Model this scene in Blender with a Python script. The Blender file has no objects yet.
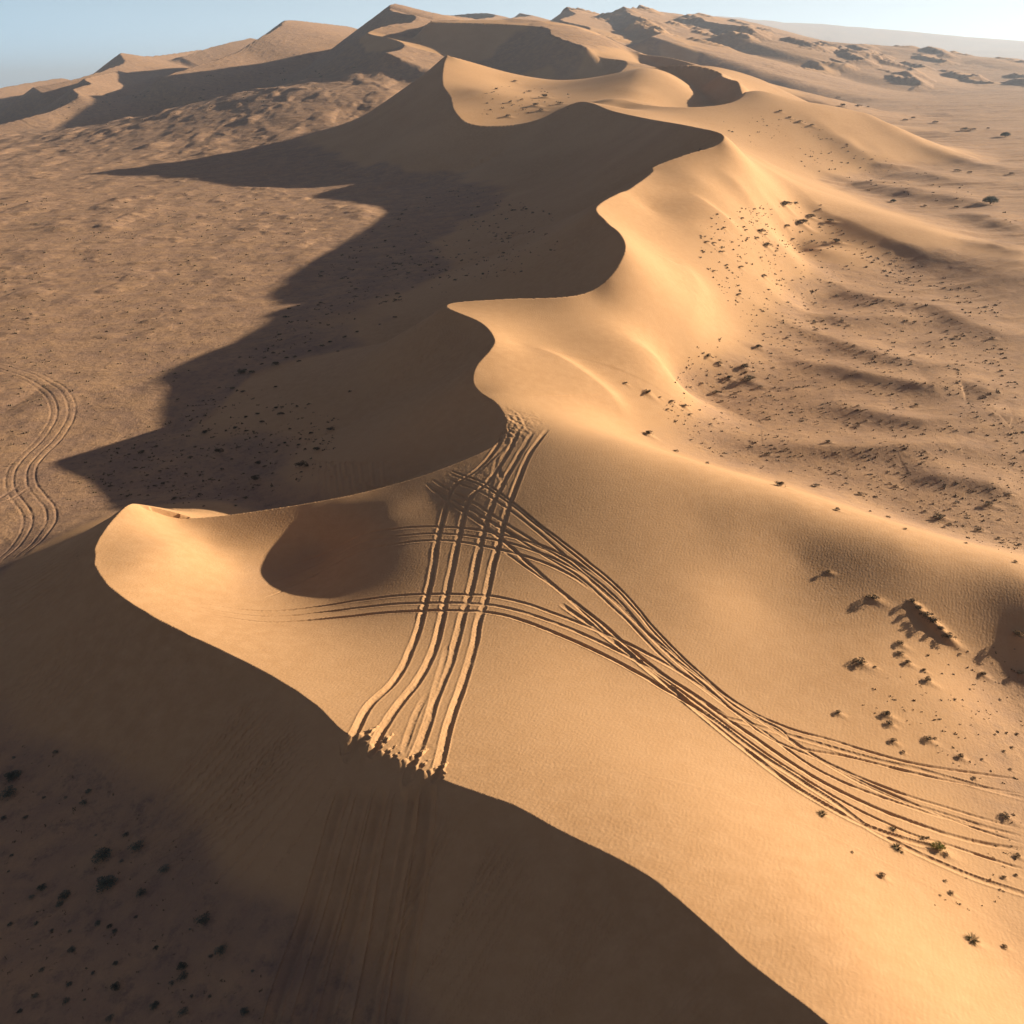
import bpy, math, random, time
_T = time.time()
import numpy as np
from math import radians, sin, cos, tan, atan, pi
random.seed(7); rng = np.random.RandomState(11)
D = bpy.data; SC = bpy.context.scene; COL = SC.collection

# ---------------------------------------------------------------- camera, sky, sun
CZ = 40.0                                   # drone height above the plain, metres
FPX = 900.0; PITCH = radians(26.2); ROLL = atan(0.0361)
cam = D.cameras.new('camera'); camo = D.objects.new('camera', cam); COL.objects.link(camo)
cam.sensor_width = 36; cam.lens = 36*FPX/1024; cam.clip_start = 0.5; cam.clip_end = 60000
_f = np.array([0, cos(PITCH), -sin(PITCH)]); _r = np.array([1., 0, 0]); _u = np.cross(_r, _f)
CR = cos(ROLL)*_r - sin(ROLL)*_u; CU = sin(ROLL)*_r + cos(ROLL)*_u; CF = _f
from mathutils import Matrix, Vector
camo.matrix_world = Matrix([[CR[0], CU[0], -CF[0], 0], [CR[1], CU[1], -CF[1], 0], [CR[2], CU[2], -CF[2], CZ], [0, 0, 0, 1]])
SC.camera = camo
SUN_AZ, SUN_EL = radians(23.5), radians(13.6)   # azimuth from +X towards +Y
sd = Vector((cos(SUN_AZ)*cos(SUN_EL), sin(SUN_AZ)*cos(SUN_EL), sin(SUN_EL)))
SKY_L = (4.9, 8.2, 10.8, 1); SKY_R = (7.2, 8.7, 9.5, 1)
W_ = D.worlds.new('World'); SC.world = W_; W_.use_nodes = True
nt = W_.node_tree; bg = nt.nodes['Background']; sky = nt.nodes.new('ShaderNodeTexSky')
sky.sky_type = 'NISHITA'; sky.sun_disc = False; sky.sun_elevation = SUN_EL
sky.sun_rotation = pi/2 - SUN_AZ; sky.air_density = 1.0; sky.dust_density = 1.0; sky.ozone_density = 1.0
sky.altitude = 300
# clear deep sky overhead, paler towards the horizon and whiter towards the sun
tc = nt.nodes.new('ShaderNodeTexCoord'); sx = nt.nodes.new('ShaderNodeSeparateXYZ'); nt.links.new(tc.outputs['Generated'], sx.inputs[0])
mr = nt.nodes.new('ShaderNodeMapRange'); mr.interpolation_type = 'SMOOTHSTEP'; nt.links.new(sx.outputs[2], mr.inputs[0])
mr.inputs[1].default_value = -.02; mr.inputs[2].default_value = .20; mr.inputs[3].default_value = 1; mr.inputs[4].default_value = 0
dt = nt.nodes.new('ShaderNodeVectorMath'); dt.operation = 'DOT_PRODUCT'; nt.links.new(tc.outputs['Generated'], dt.inputs[0]); dt.inputs[1].default_value = (cos(SUN_AZ), sin(SUN_AZ), 0)
m2 = nt.nodes.new('ShaderNodeMapRange'); nt.links.new(dt.outputs['Value'], m2.inputs[0]); m2.inputs[1].default_value = -.2; m2.inputs[2].default_value = .85
hz = nt.nodes.new('ShaderNodeMix'); hz.data_type = 'RGBA'; nt.links.new(m2.outputs[0], hz.inputs[0]); hz.inputs[6].default_value = SKY_L; hz.inputs[7].default_value = SKY_R
mx = nt.nodes.new('ShaderNodeMix'); mx.data_type = 'RGBA'; nt.links.new(mr.outputs[0], mx.inputs[0]); zn = nt.nodes.new('ShaderNodeVectorMath'); zn.operation = 'MULTIPLY'; zn.inputs[1].default_value = (.54, .38, .43)
nt.links.new(sky.outputs[0], zn.inputs[0]); nt.links.new(zn.outputs[0], mx.inputs[6]); nt.links.new(hz.outputs[2], mx.inputs[7])
nt.links.new(mx.outputs[2], bg.inputs[0]); bg.inputs[1].default_value = 0.05
sl = D.lights.new('sun', 'SUN'); sl.energy = 5.0; sl.angle = radians(0.5); sl.color = (1.0, 0.86, 0.68)
so = D.objects.new('sun', sl); COL.objects.link(so); so.rotation_euler = (-sd).to_track_quat('-Z', 'Y').to_euler()
SC.view_settings.view_transform = 'Standard'; SC.view_settings.look = 'None'
SC.view_settings.gamma = 1; SC.view_settings.exposure = 1.2

# ---------------------------------------------------------------- helpers
def ray(px, py): return (px-512)/FPX*CR - (py-512)/FPX*CU + CF
def at_z(px, py, z):                        # the point at height z seen at that place in the photograph
    d = ray(px, py); return np.array([0, 0, CZ]) + d*((z-CZ)/d[2])
def at_y(px, py, Y):
    d = ray(px, py); return np.array([0, 0, CZ]) + d*(Y/d[1])
def sst(a, b, x):
    t = np.clip((x-a)/(b-a), 0, 1); return t*t*(3-2*t)
def spline(P, n):
    P = np.asarray(P, float); out = []
    Q = np.vstack([2*P[0]-P[1], P, 2*P[-1]-P[-2]])
    for i in range(1, len(Q)-2):
        p0, p1, p2, p3 = Q[i-1], Q[i], Q[i+1], Q[i+2]
        for t in np.arange(n)/n:
            out.append(.5*((2*p1)+(-p0+p2)*t+(2*p0-5*p1+4*p2-p3)*t*t+(-p0+3*p1-3*p2+p3)*t**3))
    out.append(P[-1]); return np.array(out)
_perm = rng.rand(65536).astype(np.float32)
def vnoise(x, y):
    xi = np.floor(x); yi = np.floor(y); fx = (x-xi).astype(np.float32); fy = (y-yi).astype(np.float32)
    xi = xi.astype(np.int64); yi = yi.astype(np.int64)
    fx = fx*fx*fx*(fx*(fx*6-15)+10); fy = fy*fy*fy*(fy*(fy*6-15)+10)
    def h(a, b): return _perm[(a*7919 + b*104729 + (a*b) % 31) & 65535]
    a = h(xi, yi); b = h(xi+1, yi); c = h(xi, yi+1); d = h(xi+1, yi+1)
    return (a+(b-a)*fx)*(1-fy) + (c+(d-c)*fx)*fy - .5
def fbm(x, y, oct=4, g=.5):
    s = 0; a = 1.; 
    for k in range(oct):
        s = s + a*vnoise(x*2**k+k*17.3, y*2**k-k*9.1); a *= g
    return s

# ---------------------------------------------------------------- terrain controls
# main sinuous crest, far to near: (place in photo, distance forward)
CREST = [(430,22,850),(500,24,830),(545,28,800),(552,36,770),(583,47,730),(600,57,720),(625,61,700),(621,71,650),(600,80,600),
 (575,82,570),(520,75,540),(457,58,523),(446,57,521),(442,82,470),(450,97,440),(455,112,410),(475,125,392),(530,122,388),
 (578,102,382),(612,111,352),(640,117,328),(662,121,290),(680,124,252),(701,128,228),(718,132,216),(724,138,211),(714,146,208),(690,153,204),(655,166,196),(652,172,192),(635,185,179),(598,205,157),
 (605,220,147),(620,234,137),(625,250,130),(613,273,125),(592,290,122),(560,297,119.5),(500,299,118.5),(446,305,116),(480,322,109),
 (494,338,103),(490,350,99),(477,365,95),(473,380,92),(480,392,90),(495,402,87.5),(504,414,85),(506,425,82.5),(500,440,80),
 (480,453,78),(430,473,76),(380,488,75),(330,499,74),(250,512,73),(185,518,72),(150,510,71),(130,504,70)]
CRESTZ = [(108,525,7.6),(95,548,7.6),(97,570,7.5),(115,592,7.4),(150,615,7.3),(200,640,7.2),(260,670,7.2),(310,700,7.4),(345,732,7.6),
 (380,750,7.7),(450,782,8.0),(510,803,8.2),(560,830,8.4),(655,882,8.8),(745,960,9.0),(830,1024,9.2),(950,1130,9.4)]
cp = [at_y(*c) for c in CREST] + [at_z(*c) for c in CRESTZ]
cp = np.array(cp)
tail = np.array([[24, 10, 8.5], [34, -5, 7], [46, -30, 5], [60, -70, 2]])
crest = spline(np.vstack([cp, tail]), 8)
# windward surface: extra spot heights
WZ = [ # nose ridge of the near dune and the ground behind it
 (560,424,8.6),(620,442,8.3),(700,470,7.6),(800,505,6.8),(900,545,5.9),(1024,580,4.8),(1200,640,3.5),
 (640,428,3.6),(760,470,.6),(900,520,.4),(1020,550,.3),(700,445,1.2),
 # body of the near dune
 (430,500,6.4),(480,490,7.4),(380,520,5.55),(350,565,4.3),(320,545,3.15),(280,560,2.85),(240,570,3.4),(210,545,4.0),(170,545,6.3),(140,560,7.0),(180,590,5.6),
 (240,610,4.6),(330,600,4.0),(330,650,6.0),(420,560,5.7),(460,530,6.4),(430,640,6.0),(430,720,7.2),(500,560,6.3),(520,660,6.3),(520,740,7.3),(600,560,6.4),(600,660,5.8),(620,770,7.3),
 (640,520,7.2),(700,600,5.6),(700,520,6.9),(720,700,5.0),(720,820,7.3),(850,950,8.0),(1000,1060,7.5),(760,600,4.8),(800,560,5.35),(740,545,6.2),(850,820,4.6),(950,900,4.2),(1024,980,4.2),(950,800,2.8),
 (950,700,2.7),(850,650,3.9),(850,700,3.8),(880,590,4.75),(1000,620,3.5),(1000,680,1.6),(1150,720,1.0),(1150,900,2.0),
 # lit flanks right of the crest
 (560,350,9.5),(580,390,7.5),(622,428,4.5),(520,345,10.7),(540,400,8.6),
 (680,390,1.5),
 # nose ridge below the second bay
 (760,158,16.5),(790,178,12),(830,196,8.8),(870,213,6.6),(930,232,4.6),(1024,262,2.7),(1150,290,1),
 (810,214,7.8),(850,229,5.5),(900,239,4.1),(850,256,3.2),(815,245,5.0),(960,256,2),(810,216,7.4),
 (800,150,1),(840,185,.8),(900,210,.5),(1000,245,.3),
 # plain to the right
 (760,440,.4),(700,400,.8),(800,300,.8),(850,350,.3),(950,300,0),(1000,450,0),(850,450,0),(800,260,1.6),(900,150,0),(1000,100,0),(850,120,.5),(1010,200,0),(900,270,.8),(1000,320,0),(760,380,.4),
 (900,90,0),(1000,80,0),(850,90,.5),(950,120,0),(1000,160,0),(900,175,.2),(830,150,1.5),(1200,300,0),(1300,500,0),(1400,800,0),
 (800,135,4),(700,112,20)]
WY = [(700,180,190),(740,190,197),(770,200,206),(700,230,166),(650,210,171),(735,240,169),(640,235,153),(660,250,150),(695,285,143),(735,285,152),(690,320,128),(640,300,123),(600,335,111),(660,358,111),(740,330,136),(780,217,200),(780,250,180),(800,262,184),(620,375,103),
 (500,105,425),(480,90,450),(540,95,460),(560,115,400),(600,100,430),(620,110,390),(640,90,450),(520,88,500),
 (650,70,560),(700,68,560),(760,90,420),(790,100,420),(830,112,430),(690,66,620),(640,64,690),(760,80,600),(580,60,700),(480,20,870),(560,26,840),(620,45,800),
 (600,35,900),
 (718,71,520),(722,76,500),(738,80,470),(745,92,430),(735,101,400),(688,107,385),(640,104,395),(612,98,402)]
pts = [at_z(*c) for c in WZ] + [at_y(*c) for c in WY] + list(crest[::3][:-4]) + list(tail)
pts += [np.array([x, y, 0.]) for x, y in [(120,0),(90,40),(200,80),(300,300),(400,700),(600,200),(700,1500),(0,3000),(2000,2000),(3000,0),(0,1600),(250,1000),(150,-100),(0,-400),(150,1250),(-300,3000),
   (300,-300),(20,-60),(-40,-80),(500,1000)]]+[np.array(p, float) for p in [(235,520,1),(200,640,3),(180,760,6),(270,760,0),(320,560,0),(160,900,20)]]
pts = np.array(pts)
LAM = np.full(len(pts), 1e-6); LAM[:len(WZ)] = .00025; LAM[len(WZ):len(WZ)+len(WY)] = .00025
def lp(x, y): return np.log(np.hypot(x, y)+8.)*1.0, np.arctan2(x, y)
def tps_fit(P):
    u, v = lp(P[:, 0], P[:, 1]); n = len(P)
    d2 = (u[:, None]-u)**2+(v[:, None]-v)**2
    K = .5*d2*np.log(d2+1e-9) + np.diag(LAM)
    A = np.zeros((n+3, n+3)); A[:n, :n] = K; A[:n, n] = 1; A[:n, n+1] = u; A[:n, n+2] = v; A[n:, :n] = A[:n, n:].T
    b = np.zeros(n+3); b[:n] = P[:, 2]
    w = np.linalg.solve(A, b); return (u, v, w)
def tps_eval(T, x, y):
    u0, v0, w = T; u, v = lp(x, y); n = len(u0)
    out = w[n]+w[n+1]*u+w[n+2]*v
    for i in range(n):
        d2 = (u-u0[i])**2+(v-v0[i])**2; out += w[i]*.5*d2*np.log(d2+1e-9)
    return out
TP = tps_fit(pts)

# ---------------------------------------------------------------- grid: fine where the ground is seen, coarse all round
import os
QK = float(os.environ.get('TQ', '1'))
azs = [0.]
while azs[-1] < pi:
    a = azs[-1]; azs.append(a + QK*(0.00105 if a < .84 else min(.00105*1.06**((a-.84)/.004), .03)))
azs = np.array(azs); azs = azs/azs[-1]*pi if False else azs
AZ = np.concatenate([-azs[1:][::-1], azs]); AZ = AZ[(AZ > -pi) & (AZ < pi)]; AZ = np.concatenate([[-pi], AZ, [pi]])
rs = [4.]
while rs[-1] < 26000:
    r = rs[-1]
    k = .02 if r < 20 else (.0022 if r < 36 else (.0013 if r < 105 else (.0021 if r < 900 else (.003 if r < 2100 else .012))))
    rs.append(r*(1+k*QK))
RS = np.array(rs); NR, NA = len(RS), len(AZ)
print('grid', NR, NA, NR*NA)
X = (RS[:, None]*np.sin(AZ)[None, :]); Y = (RS[:, None]*np.cos(AZ)[None, :])
def coarse_eval(fn, st):
    ri = np.unique(np.r_[np.arange(0, NR, st), NR-1]); ai = np.unique(np.r_[np.arange(0, NA, st), NA-1])
    Zc = fn(X[np.ix_(ri, ai)], Y[np.ix_(ri, ai)])
    return upsample(Zc, ri, ai)
def upsample(Zc, ri, ai):                    # cubic (Catmull-Rom), rows then columns
    def up(Z, idx, N):
        t = np.arange(N); k = np.clip(np.searchsorted(idx, t, side='right')-1, 0, len(idx)-2)
        f = ((t-idx[k])/(idx[k+1]-idx[k]))[:, None]
        g = lambda j: Z[np.clip(j, 0, len(idx)-1)]
        p0, p1, p2, p3 = g(k-1), g(k), g(k+1), g(k+2)
        return .5*((2*p1)+(-p0+p2)*f+(2*p0-5*p1+4*p2-p3)*f**2+(-p0+3*p1-3*p2+p3)*f**3)
    return up(up(Zc, ri, NR).T, ai, NA).T
print('T0', round(time.time()-_T, 1))
Wf = coarse_eval(lambda x, y: tps_eval(TP, x, y), 5)
cH = tps_eval(TP, crest[:, 0], crest[:, 1])

# dense crest polyline with the small scallops of a real brink
def dense(P, H, ds):
    o = []
    for i in range(len(P)-1):
        L = np.hypot(*(P[i+1, :2]-P[i, :2])); rr = max(20, np.hypot(*P[i, :2])); n = max(1, int(L/(ds*rr)))
        for t in np.arange(n)/n: o.append([*(P[i, :2]*(1-t)+P[i+1, :2]*t), H[i]*(1-t)+H[i+1]*t])
    return np.array(o)
print('T1', round(time.time()-_T, 1))
cd = dense(crest, cH, .003)
nrm = np.gradient(cd[:, :2], axis=0); nrm = np.c_[nrm[:, 1], -nrm[:, 0]]/(np.linalg.norm(nrm, axis=1)[:, None]+1e-9)   # towards the windward side
along = np.cumsum(np.r_[0, np.hypot(*np.diff(cd[:, :2], axis=0).T)])
wig = (.16*vnoise(along/1.3, along*0+3.3)+.22*vnoise(along/4., along*0+8.1))*sst(72, 60, cd[:, 1])
for px, py, L_, w_ in [(350,744,1.7,.2),(362,744,.7,.1),(375,748,1.6,.2),(388,752,.9,.1),(396,756,.6,.1),(410,764,1.7,.22),(422,768,1.0,.12),(437,776,1.3,.24),(444,778,.6,.12)]:
    c = at_z(px, py, 7.6); d = np.hypot(cd[:, 0]-c[0], cd[:, 1]-c[1]); k = d.argmin(); wig = wig-L_*np.maximum(0, 1-np.abs(along-along[k])/(w_*2))
cd[:, :2] += nrm*wig[:, None]
polyW = np.vstack([cd[:, :2], [[90, -200], [30000, -30000], [30000, 30000], [-300, 30000], [-80, 1400]]])
def inside(x, y, poly):
    x = x.ravel(); y = y.ravel(); c = np.zeros(len(x), bool); n = len(poly)
    x1, y1 = poly[:, 0], poly[:, 1]; x2, y2 = np.roll(x1, -1), np.roll(y1, -1)
    lo = np.minimum(y1, y2); hi = np.maximum(y1, y2); ymin, ymax = y.min(), y.max()
    for i in np.nonzero((hi >= ymin) & (lo <= ymax) & (np.maximum(x1, x2) >= x.min()))[0]:
        if y1[i] == y2[i]: continue
        m = (y1[i] > y) != (y2[i] > y)
        c ^= m & (x < (x2[i]-x1[i])*(y-y1[i])/(y2[i]-y1[i])+x1[i])
    return c
BL = 24
def blocks():
    for i in range(0, NR, BL):
        for j in range(0, NA, BL): yield slice(i, min(i+BL, NR)), slice(j, min(j+BL, NA))
def phi(t): return np.where(t < .45, 1-t, .55*np.exp(-(np.maximum(t, .45)-.45)/.55))
def slip(S, sl, m=.62, kk=.004, out=None, who=None, tail=True, X=None, Y=None):
    """surface of sand at the angle of repose below crest samples S (x,y,H,ds)"""
    for a, b in sl:
        x = X[a, b]; y = Y[a, b]
        cx, cy = x.mean(), y.mean(); R0 = np.hypot(x-cx, y-cy).max()
        dd = np.hypot(S[:, 0]-cx, S[:, 1]-cy); B = S[:, 4]; hh = np.maximum(S[:, 2]-B, .1)
        pf = phi if tail else (lambda t: 1-t)
        base = B+hh*pf(m*(dd+R0)/hh)
        up = B+hh*pf(m*np.maximum(dd-R0, 0)/hh)
        kr = kk*max(np.hypot(cx, cy), 30)
        sel = up > max(base.max()-8*kr, -2)
        if not sel.any(): continue
        s = S[sel]
        d = np.sqrt((x[..., None]-s[:, 0])**2+(y[..., None]-s[:, 1])**2)
        if who is not None: who[a, b] = s[d.argmin(-1), 5]
        hs = hh[sel]; v = s[:, 4]+hs*pf(m*d/hs); mx = v.max(-1); dm = d.min(-1)
        q = (np.exp((v-mx[..., None])/kr)*s[:, 3]).sum(-1)
        lse = mx+kr*np.log(q+1e-9) - kr*np.log(2*kr/m+np.sqrt(2*pi*kr*dm/m))
        t = sst(0, 6*kr, dm)
        if tail: t = t*sst(.22, .5, mx/np.maximum(hs[v.argmax(-1)], .1))
        out[a, b] = mx*(1-t)+lse*t
H = Wf.copy()
side = np.ones((NR, NA), bool)
seglen = np.hypot(*np.diff(cd[:, :2], axis=0, append=cd[-1:, :2]).T)+1e-6
Scr = np.c_[cd, seglen, 1.0*sst(70, 50, cd[:, 1]), along]
left = []
for a, b in blocks():
    x = X[a, b]; y = Y[a, b]; cx, cy = x.mean(), y.mean(); R0 = np.hypot(x-cx, y-cy).max()
    near = (np.hypot(polyW[:, 0]-cx, polyW[:, 1]-cy) < R0*1.3+12).any() or RS[a][0] > 800 or RS[a][0] < 12
    if near: side[a, b] = inside(x, y, polyW).reshape(x.shape)
    else: side[a, b] = inside(x[:1, :1], y[:1, :1], polyW)[0]
    if not side[a, b].all(): left.append((a, b))
print('T2', round(time.time()-_T, 1))
Sl = np.full((NR, NA), -50.)
# away from the brink the slip faces are smooth: work them out on every third point, then in full beside the brink
ri = np.unique(np.r_[np.arange(0, NR, 3), NR-1]); ai = np.unique(np.r_[np.arange(0, NA, 3), NA-1])
Xc, Yc = X[np.ix_(ri, ai)], Y[np.ix_(ri, ai)]; Sc = np.full(Xc.shape, -50.); Wc = np.zeros(Xc.shape)
cb = [(slice(i, i+16), slice(j, j+16)) for i in range(0, len(ri), 16) for j in range(0, len(ai), 16)]
cb = [(a, b) for a, b in cb if not side[np.ix_(ri[a], ai[b])].all()]
slip(Scr[::3]*np.array([1, 1, 1, 3, 1, 1]), cb, m=.55, out=Sc, who=Wc, X=Xc, Y=Yc)
Sl = upsample(Sc, ri, ai)
fine = []
for a, b in left:
    x = X[a, b]; y = Y[a, b]; R0 = np.hypot(x-x.mean(), y-y.mean()).max()
    if side[a, b].any() or (np.hypot(cd[:, 0]-x.mean(), cd[:, 1]-y.mean()).min() < R0*1.25): fine.append((a, b))
print(len(left), len(fine))
Wh = upsample(Wc, ri, ai)
slip(Scr, fine, m=.55, out=Sl, who=Wh, X=X, Y=Y)
# faint avalanche flutes, one beside the other along the brink
gw = np.hypot(np.gradient(Wh, axis=0)/np.gradient(RS)[:, None], np.gradient(Wh, axis=1)/(np.gradient(AZ)[None, :]*RS[:, None]))
RR = np.hypot(X, Y)
Hb = np.interp(Wh, along, cd[:, 2])
Sl = Sl+sst(.1, 1.6, Hb-Sl)*sst(.22, .6, Sl/np.maximum(Hb, 1))*sst(1.9, 1.2, gw)*sst(260, 120, RR)*(.05*vnoise(Wh/1.7, Sl*.15)+.018*vnoise(Wh/.6+9, Sl*.4)+.22*vnoise(Wh/9., Sl*.06))
print('T3', round(time.time()-_T, 1))
# enclosed hollow beyond the second dune
PK = spline([at_y(*c) for c in [(640,70,545),(680,69,535),(718,71,520),(722,76,500),(738,80,470),(745,92,430),(735,101,400),(688,107,385),(640,104,395),(612,98,402)]], 6)
PKH = tps_eval(TP, PK[:, 0], PK[:, 1]); pk = dense(PK, PKH, .004)
polyP = pk[:, :2]
win = [(a, b) for a, b in blocks() if inside(X[a, b], Y[a, b], polyP).any()]
Sp = np.full((NR, NA), -50.)
slip(np.c_[pk, np.hypot(*np.diff(pk[:, :2], axis=0, append=pk[-1:, :2]).T)+1e-6, np.zeros(len(pk))], win, m=.6, kk=.003, out=Sp, tail=False, X=X, Y=Y)
def smax(a, b, k): return np.maximum(a, b)+k*.25*np.maximum(1-np.abs(a-b)/k, 0)**2
for a, b in win:
    ins = inside(X[a, b], Y[a, b], polyP).reshape(X[a, b].shape)
    e1, e2 = pk[0, :2], pk[-1, :2]; v = e2-e1; t = np.clip(((X[a, b]-e1[0])*v[0]+(Y[a, b]-e1[1])*v[1])/(v@v), 0, 1)
    q = sst(0, 60, np.hypot(X[a, b]-e1[0]-t*v[0], Y[a, b]-e1[1]-t*v[1]))
    h = smax(Sp[a, b], H[a, b]*(1-q)+np.minimum(H[a, b], 17)*q, 3.)
    H[a, b] = np.where(ins, np.minimum(h, np.maximum(H[a, b], Sp[a, b])), H[a, b])

print('T4', round(time.time()-_T, 1))
# ---- plain
RR = np.hypot(X, Y)
und = 1.1*fbm(X/60, Y/90, 3)*sst(60, 200, RR)
plain = und + .4*sst(20, 60, RR)*fbm(X/14, Y/20, 3)
plain += (X < 0)*sst(70, 120, RR)*(1.5*fbm(X/40+4, Y/60, 2)+2.4*np.maximum(fbm(X/15+2, Y/24, 2)+.02, 0)+.5*fbm(X/9+4, Y/14, 2))
left_base = plain + 1.0*sst(-10, -4, X)*sst(80, 40, Y)
# apron that climbs towards the high dunes on the left and in the middle distance
apr = 34*np.exp(-(((X+110)/190)**2+((Y-760)/np.where(Y < 760, 150, 260))**2)) + 8*np.exp(-(((X+90)/120)**2+((Y-640)/130)**2))
plain = plain+apr*(~side) + .8*(~side)*sst(70, 48, Y)*sst(-70, -30, X)
kt = .012*np.clip(RR, 40, 600)
Hl = smax(Sl, plain, kt)
Hw = smax(H, plain*.6, .6)
rp = sst(4.5, 1.2, H)*side            # rippled stony plain on the windward side
Z = np.where(side, Hw, np.minimum(Hl, 1e9))
edge = fbm(X/7, Y/7, 4)
TL = np.interp(RR, [30, 55, 90, 200, 500, 900], [3.2, 2.2, 2.0, 3.0, 7, 8])
low = np.where(side, .68*sst(3.6, .9, H-plain+edge*1.2), sst(1.12, .8, (Sl-plain)/TL+edge*.15))    # 1 = plain, 0 = dune sand

# ---- far dunes: windward and slip flanks from a crest, aspect dependent
def fardune(P, mL=.6, mR=.26, wind=(-.87, -.5), raw=False, scale=None):
    global Z, low
    C_ = spline([at_y(*c) for c in P], 6) if not raw else P; C_ = dense(C_, C_[:, 2], .0025 if not raw else .004); hm = scale or C_[:, 2].max()
    rad = hm/mR; cx, cy = C_[:, 0].mean(), C_[:, 1].mean(); rad += np.hypot(C_[:, 0]-cx, C_[:, 1]-cy).max()
    r0 = np.hypot(cx, cy); i0, i1 = np.searchsorted(RS, [max(r0-rad, 5), r0+rad])
    am = np.arctan2(cx, cy); da = math.asin(min(.99, rad/r0)); j0, j1 = np.searchsorted(AZ, [am-da, am+da])
    if i1 <= i0 or j1 <= j0: return
    x = X[i0:i1, j0:j1]; y = Y[i0:i1, j0:j1]; best = np.full(x.shape, -1e3)
    for c in C_:
        dx = x-c[0]; dy = y-c[1]; d = np.sqrt(dx*dx+dy*dy)+1e-6
        ca = (dx*wind[0]+dy*wind[1])/d
        m = mR+(mL-mR)*sst(-.35, .45, ca)
        np.maximum(best, c[2]-d*m, out=best)
    kk = hm*.12
    if raw:
        h_ = smax(best, best*0, hm*.35)-hm*.35*.25*np.maximum(1-np.abs(best)/(hm*.35), 0)**2*(best < 0); Z[i0:i1, j0:j1] += np.maximum(h_, 0); low[i0:i1, j0:j1] *= 1-.8*sst(0, hm*.5, h_); return
    z0 = Z[i0:i1, j0:j1]; best = best + (0 if raw else .018)*hm*fbm(x/(hm*1.3), y/(hm*1.3), 4)*sst(0, hm*.4, hm-best)
    Z[i0:i1, j0:j1] = smax(z0, best, kk)
    low[i0:i1, j0:j1] *= 1-sst(-2, 8, best-z0)*sst(.12, -.12, fbm(x/45, y/60, 4)+.25*(1-sst(.1, .6, (best-z0)/hm)))
FD = [
 [(470,18,1500),(430,13,1250),(396,4,1120),(389,9,1080),(400,13,1040),(415,16,1000),(411,22,950),(392,24,920),(370,31,880),(370,34,860),(388,38,830),(403,44,800),(401,50,770),(385,54,740)],
 [(118,71,1300),(88,77,1150),(85,80,1100),(90,84,1060),(73,89,1000),(78,96,960),(60,108,920),(30,117,880),(0,125,850),(-60,140,800)],
 [(200,50,1900),(150,56,1600),(121,53,1500),(124,62,1430),(108,69,1360),(70,80,1280),(30,88,1230)],
 [(345,26,1700),(310,22,1500),(286,20,1400),(279,27,1330),(262,37,1260),(240,50,1200),(215,60,1130),(190,68,1080),(160,78,1020)],
 [(250,38,1800),(215,46,1700),(180,58,1600)],
 [(60,78,1700),(20,84,1600),(-20,92,1500)],
 [(612,50,820),(640,54,780),(665,57,740),(690,63,700)],
 [(430,17,2000),(480,13,1800),(495,16,1700),(470,20,1550)],
 [(520,13,1900),(530,16,1800),(510,20,1650)],
 [(600,14,1800),(568,9,1600),(575,14,1500),(560,20,1350),(590,28,1250),(575,34,1150)],
 [(680,14,1900),(624,8,1600),(630,14,1500),(645,20,1380),(630,26,1280),(660,33,1180),(650,38,1100)],
 [(740,20,1900),(690,14,1700),(700,20,1550),(740,26,1400),(745,31,1300),(720,34,1250)],
]
print('T5', round(time.time()-_T, 1))
for P in FD: fardune(P)
# a broad stony rise beyond the big dunes, with many little dunes on its back
up = np.interp(X, [-60, 120, 230, 316, 463, 579, 696, 831, 1100, 1700], [0, 50, 82, 88, 72, 56, 42, 24, 8, 0])*np.exp(-((Y-1650)/300)**2)
up += sst(5, 25, up)*7*np.maximum(fbm(X/150, Y/110, 4)+.1, 0)
Z = smax(Z, up, 12*sst(0, 15, up)+1e-6); _r = random.Random(3)
def gz(x, y): return float(Z[min(np.searchsorted(RS, math.hypot(x, y)), NR-1), np.searchsorted(AZ, math.atan2(x, y))])
for k in range(85):
    x = _r.uniform(80, 1250); y = _r.uniform(1050, 1720); h = _r.uniform(3, 7.5)
    a = _r.uniform(.9, 1.9); pl_ = []
    for q in range(5):
        pl_.append((x, y, h*(.25, .8, 1, .7, .2)[q])); st = _r.uniform(22, 40); a2 = a+(.75 if q % 2 else -.75)+_r.uniform(-.3, .3); x += st*cos(a2); y += st*sin(a2)
    fardune(spline(np.array(pl_), 4), raw=True, scale=h)
low = np.maximum(low, sst(500, 800, RR)*sst(-.06, .10, fbm(X/60, Y/75, 4))*.85)
print('T6', round(time.time()-_T, 1))
# far mountains to the right
hx = X/1.0; hill = np.clip(470-.1*X, 50, 400)*np.exp(-((Y-7000-.1*X)/1100)**2)*sst(300, 1500, X)*sst(12000, 6000, X)*(1+.16*fbm(X/900, Y/900, 5))
Z = Z+hill
Z += 22*sst(1600, 3500, RR)*sst(9000, 4000, RR)*np.maximum(fbm(X/500, Y/420, 5)+.1, 0)*sst(-3500, 1500, X)

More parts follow.
